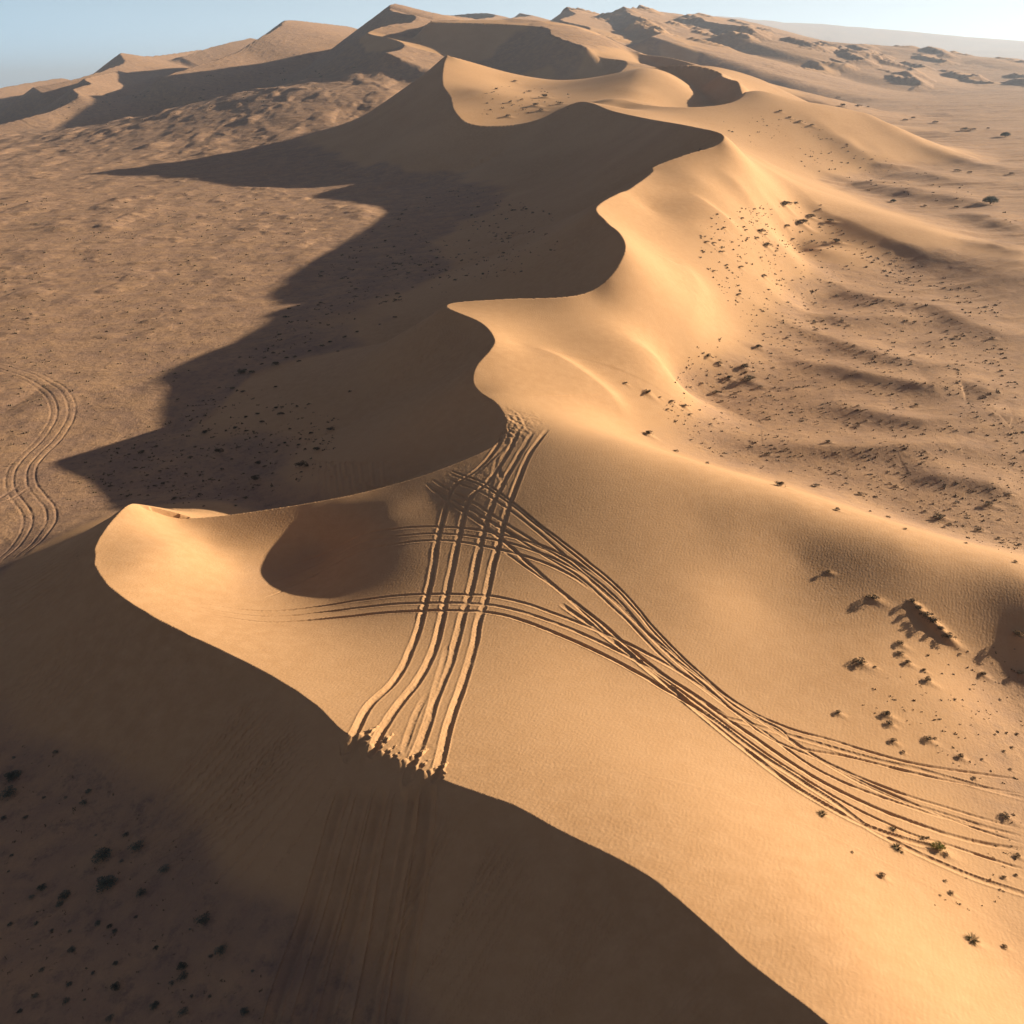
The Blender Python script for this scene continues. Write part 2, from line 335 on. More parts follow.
RIDG = [[(790,270),(830,288),(880,303),(930,309),(965,322),(1010,337),(1060,345)], [(740,300),(790,315),(850,323),(900,319),(950,322)],
 [(720,312),(770,328),(830,342),(870,355),(900,365),(960,368),(1040,376)], [(740,340),(790,360),(850,375),(900,385),(930,391),(960,386),(1000,398),(1050,402)],
 [(700,440),(760,450),(820,452),(880,454),(960,450),(1040,462)], [(740,230),(790,238),(840,250),(900,262),(960,272),(1040,295)],
 [(700,262),(760,270),(820,300)], [(780,400),(850,410),(920,425),(1000,418),(1060,430)], [(900,480),(960,485),(1040,500)],
 [(790,165),(850,172),(920,178),(1000,190)], [(770,150),(840,156),(900,163),(980,168),(1050,180)], [(800,180),(870,187),(940,199),(1020,207)], [(830,140),(900,146),(980,155)],
 [(940,215),(990,222),(1050,235)], [(960,250),(1010,262),(1050,268)]]
def relief(q, h, wa, wb, ends=(.25, .2), wob=.5):
    '''a long low swell along the polyline q: wa, wb = half widths on its left and right'''
    rr = np.hypot(q[:, 0], q[:, 1]); aa = np.arctan2(q[:, 0], q[:, 1]); pad = 2.6*max(wa, wb)
    a0, a1 = np.searchsorted(RS, [rr.min()-pad, rr.max()+pad]); b0, b1 = np.searchsorted(AZ, [aa.min()-pad/rr.min(), aa.max()+pad/rr.min()])
    x = X[a0:a1, b0:b1]; y = Y[a0:a1, b0:b1]; d = np.full(x.shape, 1e3); sg = np.zeros(x.shape); am = np.zeros(x.shape); n = len(q)
    for s in range(n-1):
        p1, p2 = q[s], q[s+1]; v = p2-p1; t = np.clip(((x-p1[0])*v[0]+(y-p1[1])*v[1])/(v@v), 0, 1)
        ex, ey = x-p1[0]-t*v[0], y-p1[1]-t*v[1]; dd = np.hypot(ex, ey); M = dd < d
        d[M] = dd[M]; sg[M] = np.sign(v[0]*ey-v[1]*ex)[M]; am[M] = ((s+t)/(n-1))[M]
    am = sst(0, ends[0], am)*sst(0, ends[1], 1-am)
    Z[a0:a1, b0:b1] += h*np.where(sg > 0, np.exp(-(d/wa)**1.7), np.exp(-(d/wb)**1.7))*am*(1+wob*fbm(x/15, y/15, 2))
for P in RIDG:
    q = spline([at_z(px, py, .3) for px, py in P], 4)[:, :2]; q = q+np.c_[fbm(q[:, 0]/12, q[:, 1]/12, 2), fbm(q[:, 1]/12, q[:, 0]/12, 2)]*2.
    sc = np.hypot(q[:, 0], q[:, 1]).mean()/150
    relief(q, .85*sc**.7, 6.5*sc, 3.4*sc, (.35, .35))
def surf_hit(px, py, z0=6.):
    '''where the sight line meets the ground'''
    d = ray(px, py)
    t = np.exp(np.linspace(math.log(18), math.log(1500), 5000))/np.hypot(d[0], d[1])
    p = np.array([0, 0, CZ])+t[:, None]*d
    r = np.hypot(p[:, 0], p[:, 1]); a = np.arctan2(p[:, 0], p[:, 1])
    i = np.clip(np.searchsorted(RS, r), 0, NR-1); j = np.clip(np.searchsorted(AZ, a), 0, NA-1)
    h = Z0[i, j]; k = np.nonzero(p[:, 2] < h)[0]
    k = k[0] if len(k) else len(p)-1
    return np.array([p[k, 0], p[k, 1], h[k]])
Z0 = Z.copy()
# rounded noses on the lit flanks, and the foot of the steep flank
for P, h, wa, wb, *en in [([(684,190),(705,206),(724,220),(742,238)], .8, 2.2, 8), ([(672,258),(688,272),(697,292),(692,318),(676,345)], .8, 2.2, 7, (.45, .3)), ([(520,342),(552,358),(584,378),(610,400),(626,422)], .65, 1.6, 5)]:
    relief(spline([surf_hit(*p)[:2] for p in P], 5), h, wa, wb, *(en or [(.35, .3)]), wob=.1)
# ---- crescent ripples and hummocks on the plain
def ridged(x, y, o=3):
    s = 0; a = 1.
    for k in range(o):
        s = s+a*(1-2*np.abs(vnoise(x*2**k+5.2*k, y*2**k+1.7*k)*1.6)); a *= .45
    return s
wx = X+5*fbm(X/25, Y/25, 2); wy = Y+7*fbm(X/30+9, Y/30, 2)
dist_f = np.clip(RR/150, .6, 1.7)
Z += low*(.55*dist_f*np.maximum(ridged((wx*.35+wy*.2)/22, (wy-.25*wx)/13, 2)-.35, 0)*np.where(side, .9, .35) + .13*side*dist_f*ridged((wx*.35+wy*.2)/9, (wy-.25*wx)/4.6, 2) + .06*dist_f*fbm(X/3, Y/3, 3))
Z += low*(~side)*.5*np.maximum(fbm(X/9+3, Y/9, 3)-.18, 0)*1.05*dist_f

print('T7', round(time.time()-_T, 1))
# ---- tyre tracks pressed into the sand
IDX = lambda r, a: (np.searchsorted(RS, r), np.searchsorted(AZ, a))
Z0 = Z.copy()
G = np.zeros_like(Z, dtype=np.float32)     # summed track relief
def track(P, w=.24, dep=.11, berm=.07, fade=(.03, .03), off=0., wob=1.):
    q = spline([surf_hit(*p)[:2] for p in P], 10)
    if off:
        g = np.gradient(q, axis=0); g /= np.linalg.norm(g, axis=1)[:, None]+1e-9; q = q+np.c_[-g[:, 1], g[:, 0]]*off
    ph = _r.uniform(0, 900); ar = np.cumsum(np.r_[0, np.hypot(*np.diff(q, axis=0).T)]); g = np.gradient(q, axis=0); g /= np.linalg.norm(g, axis=1)[:, None]+1e-9
    q = q+np.c_[-g[:, 1], g[:, 0]]*wob*(.16*vnoise(ar/5.+ph, ar*0+2.)+.06*vnoise(ar/1.6+ph, ar*0+7.))[:, None]
    dep = dep*_r.uniform(.75, 1.15); w = w*_r.uniform(.88, 1.12)
    n = len(q); pad = w*5
    rr = np.hypot(q[:, 0], q[:, 1]); aa = np.arctan2(q[:, 0], q[:, 1])
    a0, a1 = np.searchsorted(RS, [rr.min()-pad, rr.max()+pad]); b0, b1 = np.searchsorted(AZ, [aa.min()-pad/rr.min(), aa.max()+pad/rr.min()])
    d = np.full((a1-a0, b1-b0), 9., np.float32); am = np.ones_like(d); sg = np.ones_like(d)
    for s in range(n-1):
        p1, p2 = q[s], q[s+1]
        rm = [min(rr[s], rr[s+1])-pad, max(rr[s], rr[s+1])+pad]; al = [min(aa[s], aa[s+1])-pad/rr[s], max(aa[s], aa[s+1])+pad/rr[s]]
        i, ii = np.clip(np.searchsorted(RS, rm)-a0, 0, d.shape[0]); j, jj = np.clip(np.searchsorted(AZ, al)-b0, 0, d.shape[1])
        if ii <= i or jj <= j: continue
        x = X[a0+i:a0+ii, b0+j:b0+jj]; y = Y[a0+i:a0+ii, b0+j:b0+jj]
        v = p2-p1; L2 = v@v+1e-9; t = np.clip(((x-p1[0])*v[0]+(y-p1[1])*v[1])/L2, 0, 1)
        ex, ey = x-p1[0]-t*v[0], y-p1[1]-t*v[1]; dd = np.hypot(ex, ey)
        M = dd < d[i:ii, j:jj]; d[i:ii, j:jj][M] = dd[M]; am[i:ii, j:jj][M] = ((s+t)/(n-1))[M]; sg[i:ii, j:jj][M] = np.sign(v[0]*ey-v[1]*ex)[M]
    A = np.ones_like(am)
    if fade[0]: A = A*sst(0, fade[0], am)
    if fade[1]: A = A*sst(0, fade[1], 1-am)
    # the spinning wheel throws sand downhill: steep wall on one side, long one on the other
    e = d/(w*np.where(sg > 0, .8, 1.35))
    cut = dep*np.exp(-(e*1.1)**2.4)*A; lip = berm*np.exp(-((e-1.5)/.4)**2)*A
    Gw = G[a0:a1, b0:b1]
    Gw[...] = np.where(cut > .004, np.minimum(Gw*np.where(Gw > 0, 1-np.clip(cut/dep*1.5, 0, 1), 1), -cut), np.where((Gw > -.012) & (lip > .003), np.maximum(Gw, lip), Gw))
def bundle(P, offs, **k):
    for o in offs: track([(x+o[0], y+o[1]) for x, y in P], **k)
thick = dict(w=.18, dep=.095, berm=.025, fade=(.04, 0))
T4 = [
 [(508,425),(496,450),(478,470),(455,487),(446,510),(436,555),(425,610),(412,650),(396,680),(372,705),(358,730),(350,757)],
 [(520,428),(505,458),(488,482),(470,500),(460,535),(448,590),(438,640),(424,675),(400,705),(384,730),(375,752)],
 [(535,430),(516,462),(500,490),(488,520),(475,575),(463,620),(452,660),(436,700),(424,740),(410,778)],
 [(549,428),(530,455),(513,495),(502,530),(492,570),(483,610),(475,650),(463,690),(450,730),(437,778)]]
for P in T4: track(P, **thick)
for P in [[(500,452),(494,475),(486,500)],[(520,440),(505,455),(500,470),(508,490)],[(512,440),(490,462),(470,480)],[(448,640),(440,680),(424,735)],[(430,690),(415,722),(402,760)]]:
    track(P, w=.16, dep=.035, berm=.012, fade=(.3, .3))
thin = dict(w=.088, dep=.065, berm=.01)
A_ = [(450,470),(478,480),(510,500),(545,528),(585,560),(620,590),(660,635),(700,672),(740,705),(780,725),(840,742),(920,765),(1030,781)]
B_ = [(430,478),(470,500),(500,520),(540,545),(580,570),(620,605),(665,650),(710,685),(760,720),(820,760),(880,792),(950,815),(1030,838)]
C2 = [(425,482),(455,505),(490,530),(520,555),(560,590),(600,622),(650,665),(700,700),(750,735),(810,775),(880,810),(960,838),(1030,850)]
for P, w in [(A_, thin), ([(x, y+4) for x, y in A_[:10]]+[(800,747),(850,757),(930,776),(1030,795)], thin),
          ([(x-2, y+9) for x, y in A_[:9]]+[(770,738),(830,765),(900,793),(1030,830)], thin), (B_, dict(w=.105, dep=.08, berm=.012)),
          ([(x-2, y+7) for x, y in B_[:9]]+[(820,770),(900,803),(1030,838)], thin), (C2, dict(w=.115, dep=.085, berm=.012)),
          ([(440,492),(480,515),(520,538),(570,562),(610,598),(655,640),(720,690),(780,735),(850,775),(920,806),(1030,846)], thin),
          ([(500,548),(560,592),(610,636),(650,668),(700,705),(760,750),(830,795),(900,830),(960,850),(1030,872)], thin),
          ([(560,602),(620,645),(680,695),(740,745),(800,790),(870,828),(940,850)], dict(w=.15, dep=.07, berm=.04)),
          ([(700,708),(760,755),(830,800),(880,835),(960,872),(1030,895)], dict(w=.15, dep=.05, berm=.03)),
          ([(720,716),(790,735),(860,755),(930,772),(1030,800)], dict(w=.14, dep=.05, berm=.03))]:
    track(P, **w)
for k, dy in enumerate((0, 8, 16)):
    track([(250,578+dy*1.5),(300,562+dy*1.3),(350,540+dy),(390,529+dy),(440,526+dy*.9),(490,532+dy*.9),(540,545+dy),(575,562+dy),(600,580+dy)], w=.12, dep=.08, berm=.02, fade=(.15, .15))
    track([(170,596+dy*.6),(215,606+dy*.6),(265,611+dy*.7),(320,606+dy*.8),(380,597+dy),(440,594+dy),(500,598+dy),(560,615+dy*1.2),(620,640+dy*1.4),(680,672+dy*1.6),(730,705+dy*1.7)], w=.13, dep=.085, berm=.02, fade=(.3, .05))
for o in (-1.7, -.9, .4, 1.3):
    track([(-30,362),(0,366),(28,374),(50,386),(63,400),(64,418),(52,438),(34,456),(24,470),(24,486),(34,500),(42,512),(40,528),(28,545),(10,560)], w=.14, dep=.045, berm=.01, off=o, wob=.4)
for o in (-.8, .7): track([(-30,508),(0,500),(15,492),(30,482)], w=.2, dep=.05, berm=.015, off=o, fade=(0, .3))
# faint tracks running down the shaded slip face and the ground below
for x0, x1 in ((352,278),(372,305),(390,330),(408,368),(420,372),(435,398)):
    track([(x0-4, 785),(x0-.25*(x0-x1), 830),(x0-.6*(x0-x1), 920),(x1, 1010),(x1-6, 1060)], w=.26, dep=.15, berm=.09, fade=(.1, 0))
Z = Z+G*np.clip(1+.55*fbm(X/.9, Y/.9, 3)+.5*fbm(X/6, Y/6, 2), .25, 1.6)+np.where(G < -.02, .02*fbm(X/.16, Y/.16, 1), 0)
# churned sand where the tracks cross the brinks
for (px, py, rad, amp) in [(516,420,2.2,.09),(508,435,1.8,.08),(395,742,2.0,.014),(425,762,1.6,.014),(470,478,3.0,.02)]:
    c = surf_hit(px, py); e = np.exp(-(((X-c[0])**2+(Y-c[1])**2)/rad**2)); m = e > .01
    Z[m] += amp*e[m]*fbm(X[m]*3.4+Y[m]*.6, Y[m]*2.2, 3)

print('T8', round(time.time()-_T, 1))
# ---------------------------------------------------------------- where the plants stand (place in photo, width in px)
Z0 = Z.copy()
NEAR_R = [(912,604,9),(918,612,11),(925,619,12),(932,626,13),(940,633,10),(948,641,12)]
BIG_R = [(873,600,13,'wind-combed brown shrub with a long shadow, upper left of the long shrub mound'),
 (1018,638,14,'brown shrub with a wide shadow cut by the right edge of the photo'),
 (860,664,14,'flat brown shrub standing alone left of the long shrub mound'),
 (900,645,9,'round brown shrub just below the left foot of the long shrub mound'),
 (900,655,8,'second brown shrub down in the short row below the long shrub mound'),
 (907,664,9,'third brown shrub down in the short row below the long shrub mound'),
 (927,682,11,'brown shrub on a pointed mound, lowest in the row under the long mound'),
 (924,671,6,'tiny brown shrub between the short row and its lowest pointed mound'),
 (983,676,9,'lone brown shrub halfway between the long shrub mound and the right edge'),
 (1020,675,8,'brown shrub at the right edge just below the wide edge shadow'),
 (887,716,11,'upper and larger shrub of the close pair above the tyre tracks'),
 (889,725,8,'lower shrub of the close pair above the tyre tracks'),
 (893,742,8,'brown shrub just under the close pair above the tyre tracks'),
 (838,714,8,'solitary brown shrub above the fork of the tyre tracks'),
 (928,741,10,'sprawling brown shrub right of the close pair above the tyre tracks'),
 (960,758,9,'open twiggy shrub above the right end of the tyre tracks'),
 (974,779,5,'small dark shrub between the two upper tyre tracks near the right edge'),
 (822,815,8,'olive grass tuft alone on clean sand below the tyre tracks'),
 (893,830,8,'olive tuft on the lower edge of the tyre tracks, left of the yellow-green bush'),
 (922,839,7,'small dark shrub just left of the yellow-green bush'),
 (938,850,15,'yellow-green bush, the brightest plant below the tyre tracks'),
 (897,849,9,'pale olive grass tuft left of the yellow-green bush'),
 (881,877,9,'small dark tuft on clean sand, lowest left of the plants below the tracks'),
 (972,941,11,'olive grass tuft on the open slope near the bottom right corner'),
 (1004,948,6,'small dark tuft right of the olive tuft near the bottom right corner'),
 (1005,818,10,'grey twiggy shrub lying between the lower tyre tracks at the right edge'),
 (1017,857,7,'dark shrub at the right edge under the lowest tyre track'),
 (828,573,7,'small shrub alone on the smooth ridge above the dark hollow'),
 (928,838,5,'tiny tuft squeezed against the upper side of the yellow-green bush'),
 (951,894,6,'small dark tuft in the gravelly scatter under the lowest tyre track')]
SMALL_R = [(875,668,5),(935,739,4),(903,753,5),(1017,735,5),(1004,752,4),(946,856,6),(902,853,4),(852,853,4),(1003,878,6),(1016,876,5),(945,882,4),(940,896,3),
 (990,880,3),(1000,890,3),(960,905,3),(982,760,4),(1010,770,4),(955,700,4),(970,690,3),(960,655,4),(968,652,3),(1000,700,3),(995,735,3),(1012,748,4)]
DARK_BIG = [(13,779,17,'dark bushy shrub, upper of the touching pair at the left edge in the shade'),
 (10,796,16,'dark bushy shrub, lower of the touching pair at the left edge in the shade'),
 (103,858,18,'pale grey-green shrub above the largest shrub in the shaded ground'),
 (138,849,15,'elongated grey-green shrub, highest of the larger ones in the shaded ground'),
 (106,887,22,'largest grey-green shrub in the middle of the shaded ground'),
 (165,871,11,'compact dark shrub right of the elongated one in the shaded ground'),
 (142,894,10,'small pale shrub right of the largest shrub in the shade'),
 (65,897,12,'dark shrub left of the largest shrub in the shade'),
 (42,889,9,'low grey shrub at the left, above the dark one in the shade'),
 (204,922,15,'round dark green shrub close to the foot of the shaded dune slope'),
 (221,953,14,'spreading grey-green shrub below the round dark green one'),
 (182,968,11,'upper of two joined shrubs near the bottom of the shaded ground'),
 (184,978,11,'lower of two joined shrubs near the bottom of the shaded ground'),
 (116,988,11,'grey-green shrub low in the shade, left of the two joined shrubs'),
 (245,1014,11,'shrub at the bottom edge beside the faint tyre tracks in the shade'),
 (184,1013,10,'shrub at the bottom edge under the two joined shrubs'),
 (155,1007,9,'thin shrub at the bottom edge, left of the one under the joined pair')]
DARK_SMALL = [(56,753,6),(14,758,4),(89,792,7),(84,804,8),(26,818,5),(4,819,6),(126,836,7),(32,898,6),(60,906,8),(211,957,5),(172,984,6),(72,951,8),(42,971,6),
 (67,1002,7),(36,997,6),(70,985,6),(156,949,6),(116,964,6),(93,974,4),(98,924,7),(110,927,6),(115,932,6),(10,925,5),(37,924,5),(110,1020,8),(66,798,4),(44,798,4),
 (122,862,5),(96,836,3),(52,931,4),(70,932,4),(136,918,4),(12,856,4),(9,872,3),(190,930,3),(210,997,4),(192,997,4),(253,972,4),(20,1012,5),(85,1000,3)]
MID_BIG = [(205,434,9,'dark shrub in the shade left of the middle, upper left of the shaded flat'),
 (219,453,10,'dark shrub just right of and below the first in the shaded flat'),
 (258,465,9,'dark shrub above the blackest one in the shaded flat'),
 (255,481,13,'blackest and widest shrub in the shaded flat above the sunlit brink'),
 (302,467,14,'long dark shrub at the foot of the shaded slip face'),
 (317,451,10,'dark shrub above the long one at the foot of the shaded slip face'),
 (331,431,9,'highest dark shrub on the lower shaded slip face'),
 (246,499,6,'small dark shrub just above the sunlit brink'),
 (175,500,7,'dark shrub in the shade right above the dune tip'),
 (142,454,8,'dark shrub alone near the shadow edge above the dune tip'),
 (243,374,12,'dark shrub clump at the left end of the band of shrubs in the shade'),
 (276,366,10,'wide dark shrub in the band of shrubs in the shade, right of the left end')]
MID_SMALL = [(276,409,7),(281,415,8),(258,415,7),(246,418,6),(262,423,6),(236,429,6),(252,374,8),(233,390,8),(243,393,7),(276,388,6),(311,434,6),(285,444,5),(276,453,5),
 (222,470,5),(186,475,5),(147,476,4),(160,472,4),(236,507,5),(204,507,4),(272,487,4),(232,460,4),(290,430,5),(300,440,4),(350,392,5),(309,405,5),(178,400,4),(287,359,6),(295,358,6),(262,365,5),
 (310,352,6),(322,347,6),(330,343,7),(345,338,6),(357,333,6),(299,362,5),(338,352,4),(240,358,4),(256,350,4),(395,318,5),(380,325,4)]
MR_BIG = [(785,206,12,'dark shrub at the head of the scatter under the smooth ridge on the right'),
 (802,225,13,'widest dark shrub in the scatter under the smooth ridge on the right'),
 (811,218,9,'dark shrub just above the widest one under the smooth ridge on the right'),
 (830,222,8,'dark shrub nearest the shaded patch of the smooth ridge'),
 (836,243,10,'dark shrub below the shaded patch of the smooth ridge'),
 (761,233,10,'dark shrub left of the cluster on the pale slope, its upper one'),
 (767,247,10,'dark shrub left of the cluster on the pale slope, its lower one'),
 (749,382,16,'largest dark shrub mound beside the rippled plain'),
 (744,369,12,'dark flat shrub just above the largest mound beside the rippled plain'),
 (729,379,9,'dark shrub left of the largest mound beside the rippled plain'),
 (758,348,9,'round dark shrub alone on pale sand above the largest mound'),
 (648,394,11,'dark shrub on pale sand at the foot of the lit flank'),
 (648,435,11,'dark shrub right above the rim of the near dune'),
 (716,394,9,'dark shrub under the left neighbour of the largest mound'),
 (988,506,10,'dark shrub near the right edge just above the near ridge'),
 (780,487,14,'low dark clump along the rim of the near ridge'),
 (939,519,12,'low dark clump on gravel above the right part of the near ridge')]
MR_SMALL = [(787,227,7),(757,240,6),(764,278,8),(741,268,6),(727,266,5),(714,272,5),(707,243,6),(714,244,5),(723,253,5),(719,364,7),(708,358,8),(672,403,7),(685,407,8),(626,384,6),(676,452,6),
 (707,464,6),(767,455,7),(828,443,8),(814,324,5),(739,296,6),(858,426,6),(837,511,8),(815,487,9),(860,495,7),(979,531,8),(966,544,5),(1015,563,6),(916,406,6),(828,443,5),(796,204,5),(793,240,5),
 (776,252,5),(820,210,4),(746,231,5),(691,388,4),(702,384,5),(735,394,5),(760,388,6),(722,402,5),(668,410,5),(690,415,5),(660,398,4),(888,518,5),(905,530,5),(925,512,5),(950,525,5),(1000,520,4),(870,512,4)]
FAR_S = [(496,90,5),(510,103,5),(535,106,9),(545,98,9),(541,111,7),(508,117,7),(529,92,5),(560,104,6),(515,82,5),(522,100,4),(843,107,7),(858,107,7),(868,108,4),(913,119,5),(905,121,5),(935,123,5),(965,131,8),(973,131,6),(988,129,4),
 (925,207,5),(956,208,5),(838,98,5),(957,172,7),(970,173,5),(1011,175,6),(821,206,3),(700,150,4),(790,118,5),(800,122,6),(812,126,5),(780,112,5)]
PLACED = []
def spot(px, py, w, mound=.0):
    p = surf_hit(px, py); dist = math.sqrt(p[0]**2+p[1]**2+(CZ-p[2])**2); ww = w*dist/FPX*.88
    if mound:
        R = ww*.55; rr0 = math.hypot(p[0], p[1]); a = math.atan2(p[0], p[1]); pad = R*5
        a0, a1 = np.searchsorted(RS, [rr0-pad, rr0+pad]); b0, b1 = np.searchsorted(AZ, [a-pad/rr0, a+pad/rr0])
        x = X[a0:a1, b0:b1]-p[0]; y = Y[a0:a1, b0:b1]-p[1]; u = x*.83+y*-.55; v = x*.55+y*.83     # sand tail drifts down-right
        st = np.where(u > 0, 1.9, .9)
        Z[a0:a1, b0:b1] += mound*ww*np.exp(-(u/(R*st))**2-(v/(R*.8))**2)
    return [p[0], p[1], ww, dist]
ll = []
for kind, L, md in (('near', NEAR_R, .26), ('bigr', BIG_R, .14), ('smallr', SMALL_R, .1), ('dark', DARK_BIG, .12), ('darks', DARK_SMALL, .1), ('mid', MID_BIG, .15), ('mids', MID_SMALL, .12), ('mr', MR_BIG, .13), ('mrs', MR_SMALL, .1), ('fars', FAR_S, .1)):
    for e in L:
        ll.append((kind, e, spot(e[0], e[1], e[2], md)))
# more little shrubs, scattered where the photo shows dark specks
def inpoly(px, py, P):
    return inside(np.array([[px]]), np.array([[py]]), np.array(P, float))[0]
RG = {'right': [(700,215),(790,200),(850,235),(1000,300),(1024,420),(1024,560),(930,525),(860,500),(780,478),(700,450),(660,415),(690,350),(740,330),(700,260)],
 'mid': [(240,380),(330,330),(400,305),(560,262),(560,215),(470,185),(400,205),(360,240),(300,290),(270,340),(200,400),(90,450),(60,510),(170,505),(250,500),(330,470),(340,420)],
 'left': [(0,200),(250,190),(330,215),(240,300),(240,335),(180,380),(90,430),(60,380),(0,500)],
 'corner': [(0,745),(60,745),(200,850),(250,930),(275,1024),(0,1024)],
 'near': [(850,700),(950,640),(1024,650),(1024,910),(930,915),(950,870),(1010,800)],
 'far': [(480,85),(560,88),(590,108),(480,118)], 'far2': [(770,110),(840,135),(1000,200),(1024,230),(880,195),(760,150),(690,130)],
 'farleft': [(60,100),(200,75),(380,60),(330,85),(250,110),(60,140)]}
r2 = random.Random(5)
def scatter(reg, n, clump=.12):
    P = RG[reg]; xs = [p[0] for p in P]; ys = [p[1] for p in P]; o = []
    while len(o) < n:
        px = r2.uniform(min(xs), max(xs)); py = r2.uniform(min(ys), max(ys))
        if inpoly(px, py, P) and float(vnoise(np.array([px/28.]), np.array([py/13.]))[0])+.5 > r2.random()*.9+clump: o.append((px, py))
    return o
for reg, n, w in (('right', 75, (2.5, 5)), ('mid', 85, (2.5, 5.5))):
    for px, py in scatter(reg, n): ll.append((reg, (px, py), spot(px, py, r2.uniform(*w), .15)))
stuff_spots = []
for reg, n in (('right', 2600), ('mid', 1300), ('left', 700), ('corner', 160), ('near', 130), ('far', 60), ('far2', 150), ('farleft', 160)):
    for px, py in scatter(reg, n, .02): stuff_spots.append((*spot(px, py, 1)[:2], spot(px, py, 1)[3]))
def ground(x, y):
    r = math.hypot(x, y); a = math.atan2(x, y); i = min(max(np.searchsorted(RS, r)-1, 0), NR-2); j = min(max(np.searchsorted(AZ, a)-1, 0), NA-2)
    f = (r-RS[i])/(RS[i+1]-RS[i]); g = (a-AZ[j])/(AZ[j+1]-AZ[j])
    return float((Z[i, j]*(1-f)+Z[i+1, j]*f)*(1-g)+(Z[i, j+1]*(1-f)+Z[i+1, j+1]*f)*g)
TREES = [(990,204,15,'dark round thorn tree, the largest one on the far right plain'), (1005,137,9,'dark thorn tree farthest away on the right plain'),
 (893,202,6,'small dark thorn tree just beyond the smooth sand ridge')]
TR = [(e, spot(e[0], e[1], e[2])) for e in TREES]

# ---------------------------------------------------------------- materials
def mat(name): m = D.materials.new(name); m.use_nodes = True; return m, m.node_tree, m.node_tree.nodes['Principled BSDF']
def nd(t, k, **kw):
    n = t.nodes.new(k)
    for a, b in kw.items():
        if a[0] == 'i': n.inputs[int(a[1:])].default_value = b
        else: setattr(n, a, b)
    return n
def sand_mat():
    m, t, b = mat('sand'); L = t.links.new
    geo = nd(t, 'ShaderNodeNewGeometry'); att = nd(t, 'ShaderNodeAttribute', attribute_name='plain')
    n1 = nd(t, 'ShaderNodeTexNoise'); n1.inputs['Scale'].default_value = .05; n1.inputs['Detail'].default_value = 6; L(geo.outputs[0], n1.inputs[0])
    n2 = nd(t, 'ShaderNodeTexNoise'); n2.inputs['Scale'].default_value = .9; n2.inputs['Detail'].default_value = 8; n2.inputs['Roughness'].default_value = .7; L(geo.outputs[0], n2.inputs[0])
    def mix(f, a, c, bl='MIX'):
        x = nd(t, 'ShaderNodeMix', data_type='RGBA', blend_type=bl)
        for s, v in ((0, f), (6, a), (7, c)):
            if hasattr(v, 'is_linked') or isinstance(v, bpy.types.NodeSocket): L(v, x.inputs[s])
            else: x.inputs[s].default_value = v if s == 0 else (*v, 1)
        return x.outputs[2]
    def ramp(v, a, c):
        x = nd(t, 'ShaderNodeMapRange'); L(v, x.inputs[0]); x.inputs[1].default_value = a; x.inputs[2].default_value = c; return x.outputs[0]
    sand = mix(ramp(n1.outputs[0], .35, .65), SAND_A, SAND_B)
    sand = mix(ramp(n2.outputs[0], .4, .75), sand, SAND_C)
    n3 = nd(t, 'ShaderNodeTexNoise'); n3.inputs['Scale'].default_value = .22; n3.inputs['Detail'].default_value = 9; n3.inputs['Roughness'].default_value = .72; L(geo.outputs[0], n3.inputs[0])
    pl = mix(ramp(n3.outputs[0], .38, .62), PLAIN_A, PLAIN_B)
    pl = mix(ramp(n2.outputs[0], .52, .72), pl, PLAIN_C)
    col = mix(att.outputs['Fac'], sand, pl)
    L(col, b.inputs['Base Color']); b.inputs['Roughness'].default_value = .95; b.inputs['Specular IOR Level'].default_value = .15
    # ripples and grain
    mp = nd(t, 'ShaderNodeMapping'); L(geo.outputs[0], mp.inputs[0]); mp.inputs['Rotation'].default_value = (0, 0, radians(25))
    wv = nd(t, 'ShaderNodeTexWave', wave_type='BANDS', bands_direction='X'); wv.inputs['Scale'].default_value = 1.3; wv.inputs['Distortion'].default_value = 9; wv.inputs['Detail'].default_value = 2; wv.inputs['Detail Scale'].default_value = .8
    L(mp.outputs[0], wv.inputs[0])
    g = nd(t, 'ShaderNodeTexNoise'); g.inputs['Scale'].default_value = 5; g.inputs['Detail'].default_value = 6; L(geo.outputs[0], g.inputs[0])
    b1 = nd(t, 'ShaderNodeBump'); b1.inputs['Strength'].default_value = .10; b1.inputs['Distance'].default_value = .03; L(wv.outputs[1], b1.inputs['Height'])
    b2 = nd(t, 'ShaderNodeBump'); b2.inputs['Strength'].default_value = .35; b2.inputs['Distance'].default_value = .06; L(g.outputs[0], b2.inputs['Height']); L(b1.outputs[0], b2.inputs['Normal'])
    mm = nd(t, 'ShaderNodeMath', operation='MULTIPLY'); L(att.outputs['Fac'], mm.inputs[0]); mm.inputs[1].default_value = .8
    b3 = nd(t, 'ShaderNodeBump'); L(mm.outputs[0], b3.inputs['Strength']); b3.inputs['Distance'].default_value = .5; L(n3.outputs[0], b3.inputs['Height']); L(b2.outputs[0], b3.inputs['Normal'])
    L(b3.outputs[0], b.inputs['Normal'])
    return m
SAND_A = (.55, .322, .152); SAND_B = (.49, .280, .128); SAND_C = (.575, .342, .168)
PLAIN_A = (.335, .205, .128); PLAIN_B = (.46, .275, .145); PLAIN_C = (.21, .138, .098)
SAND = sand_mat()

# ---------------------------------------------------------------- terrain meshes
def tag(o, label=None, cat=None, group=None, kind=None):
    if label: o['label'] = label
    if cat: o['category'] = cat
    if group: o['group'] = group
    if kind: o['kind'] = kind
    return o
idx = np.arange(NR*NA).reshape(NR, NA)
Q = np.stack([idx[:-1, :-1], idx[:-1, 1:], idx[1:, 1:], idx[1:, :-1]], -1)
co = np.stack([X, Y, Z], -1).reshape(-1, 3).astype(np.float32)
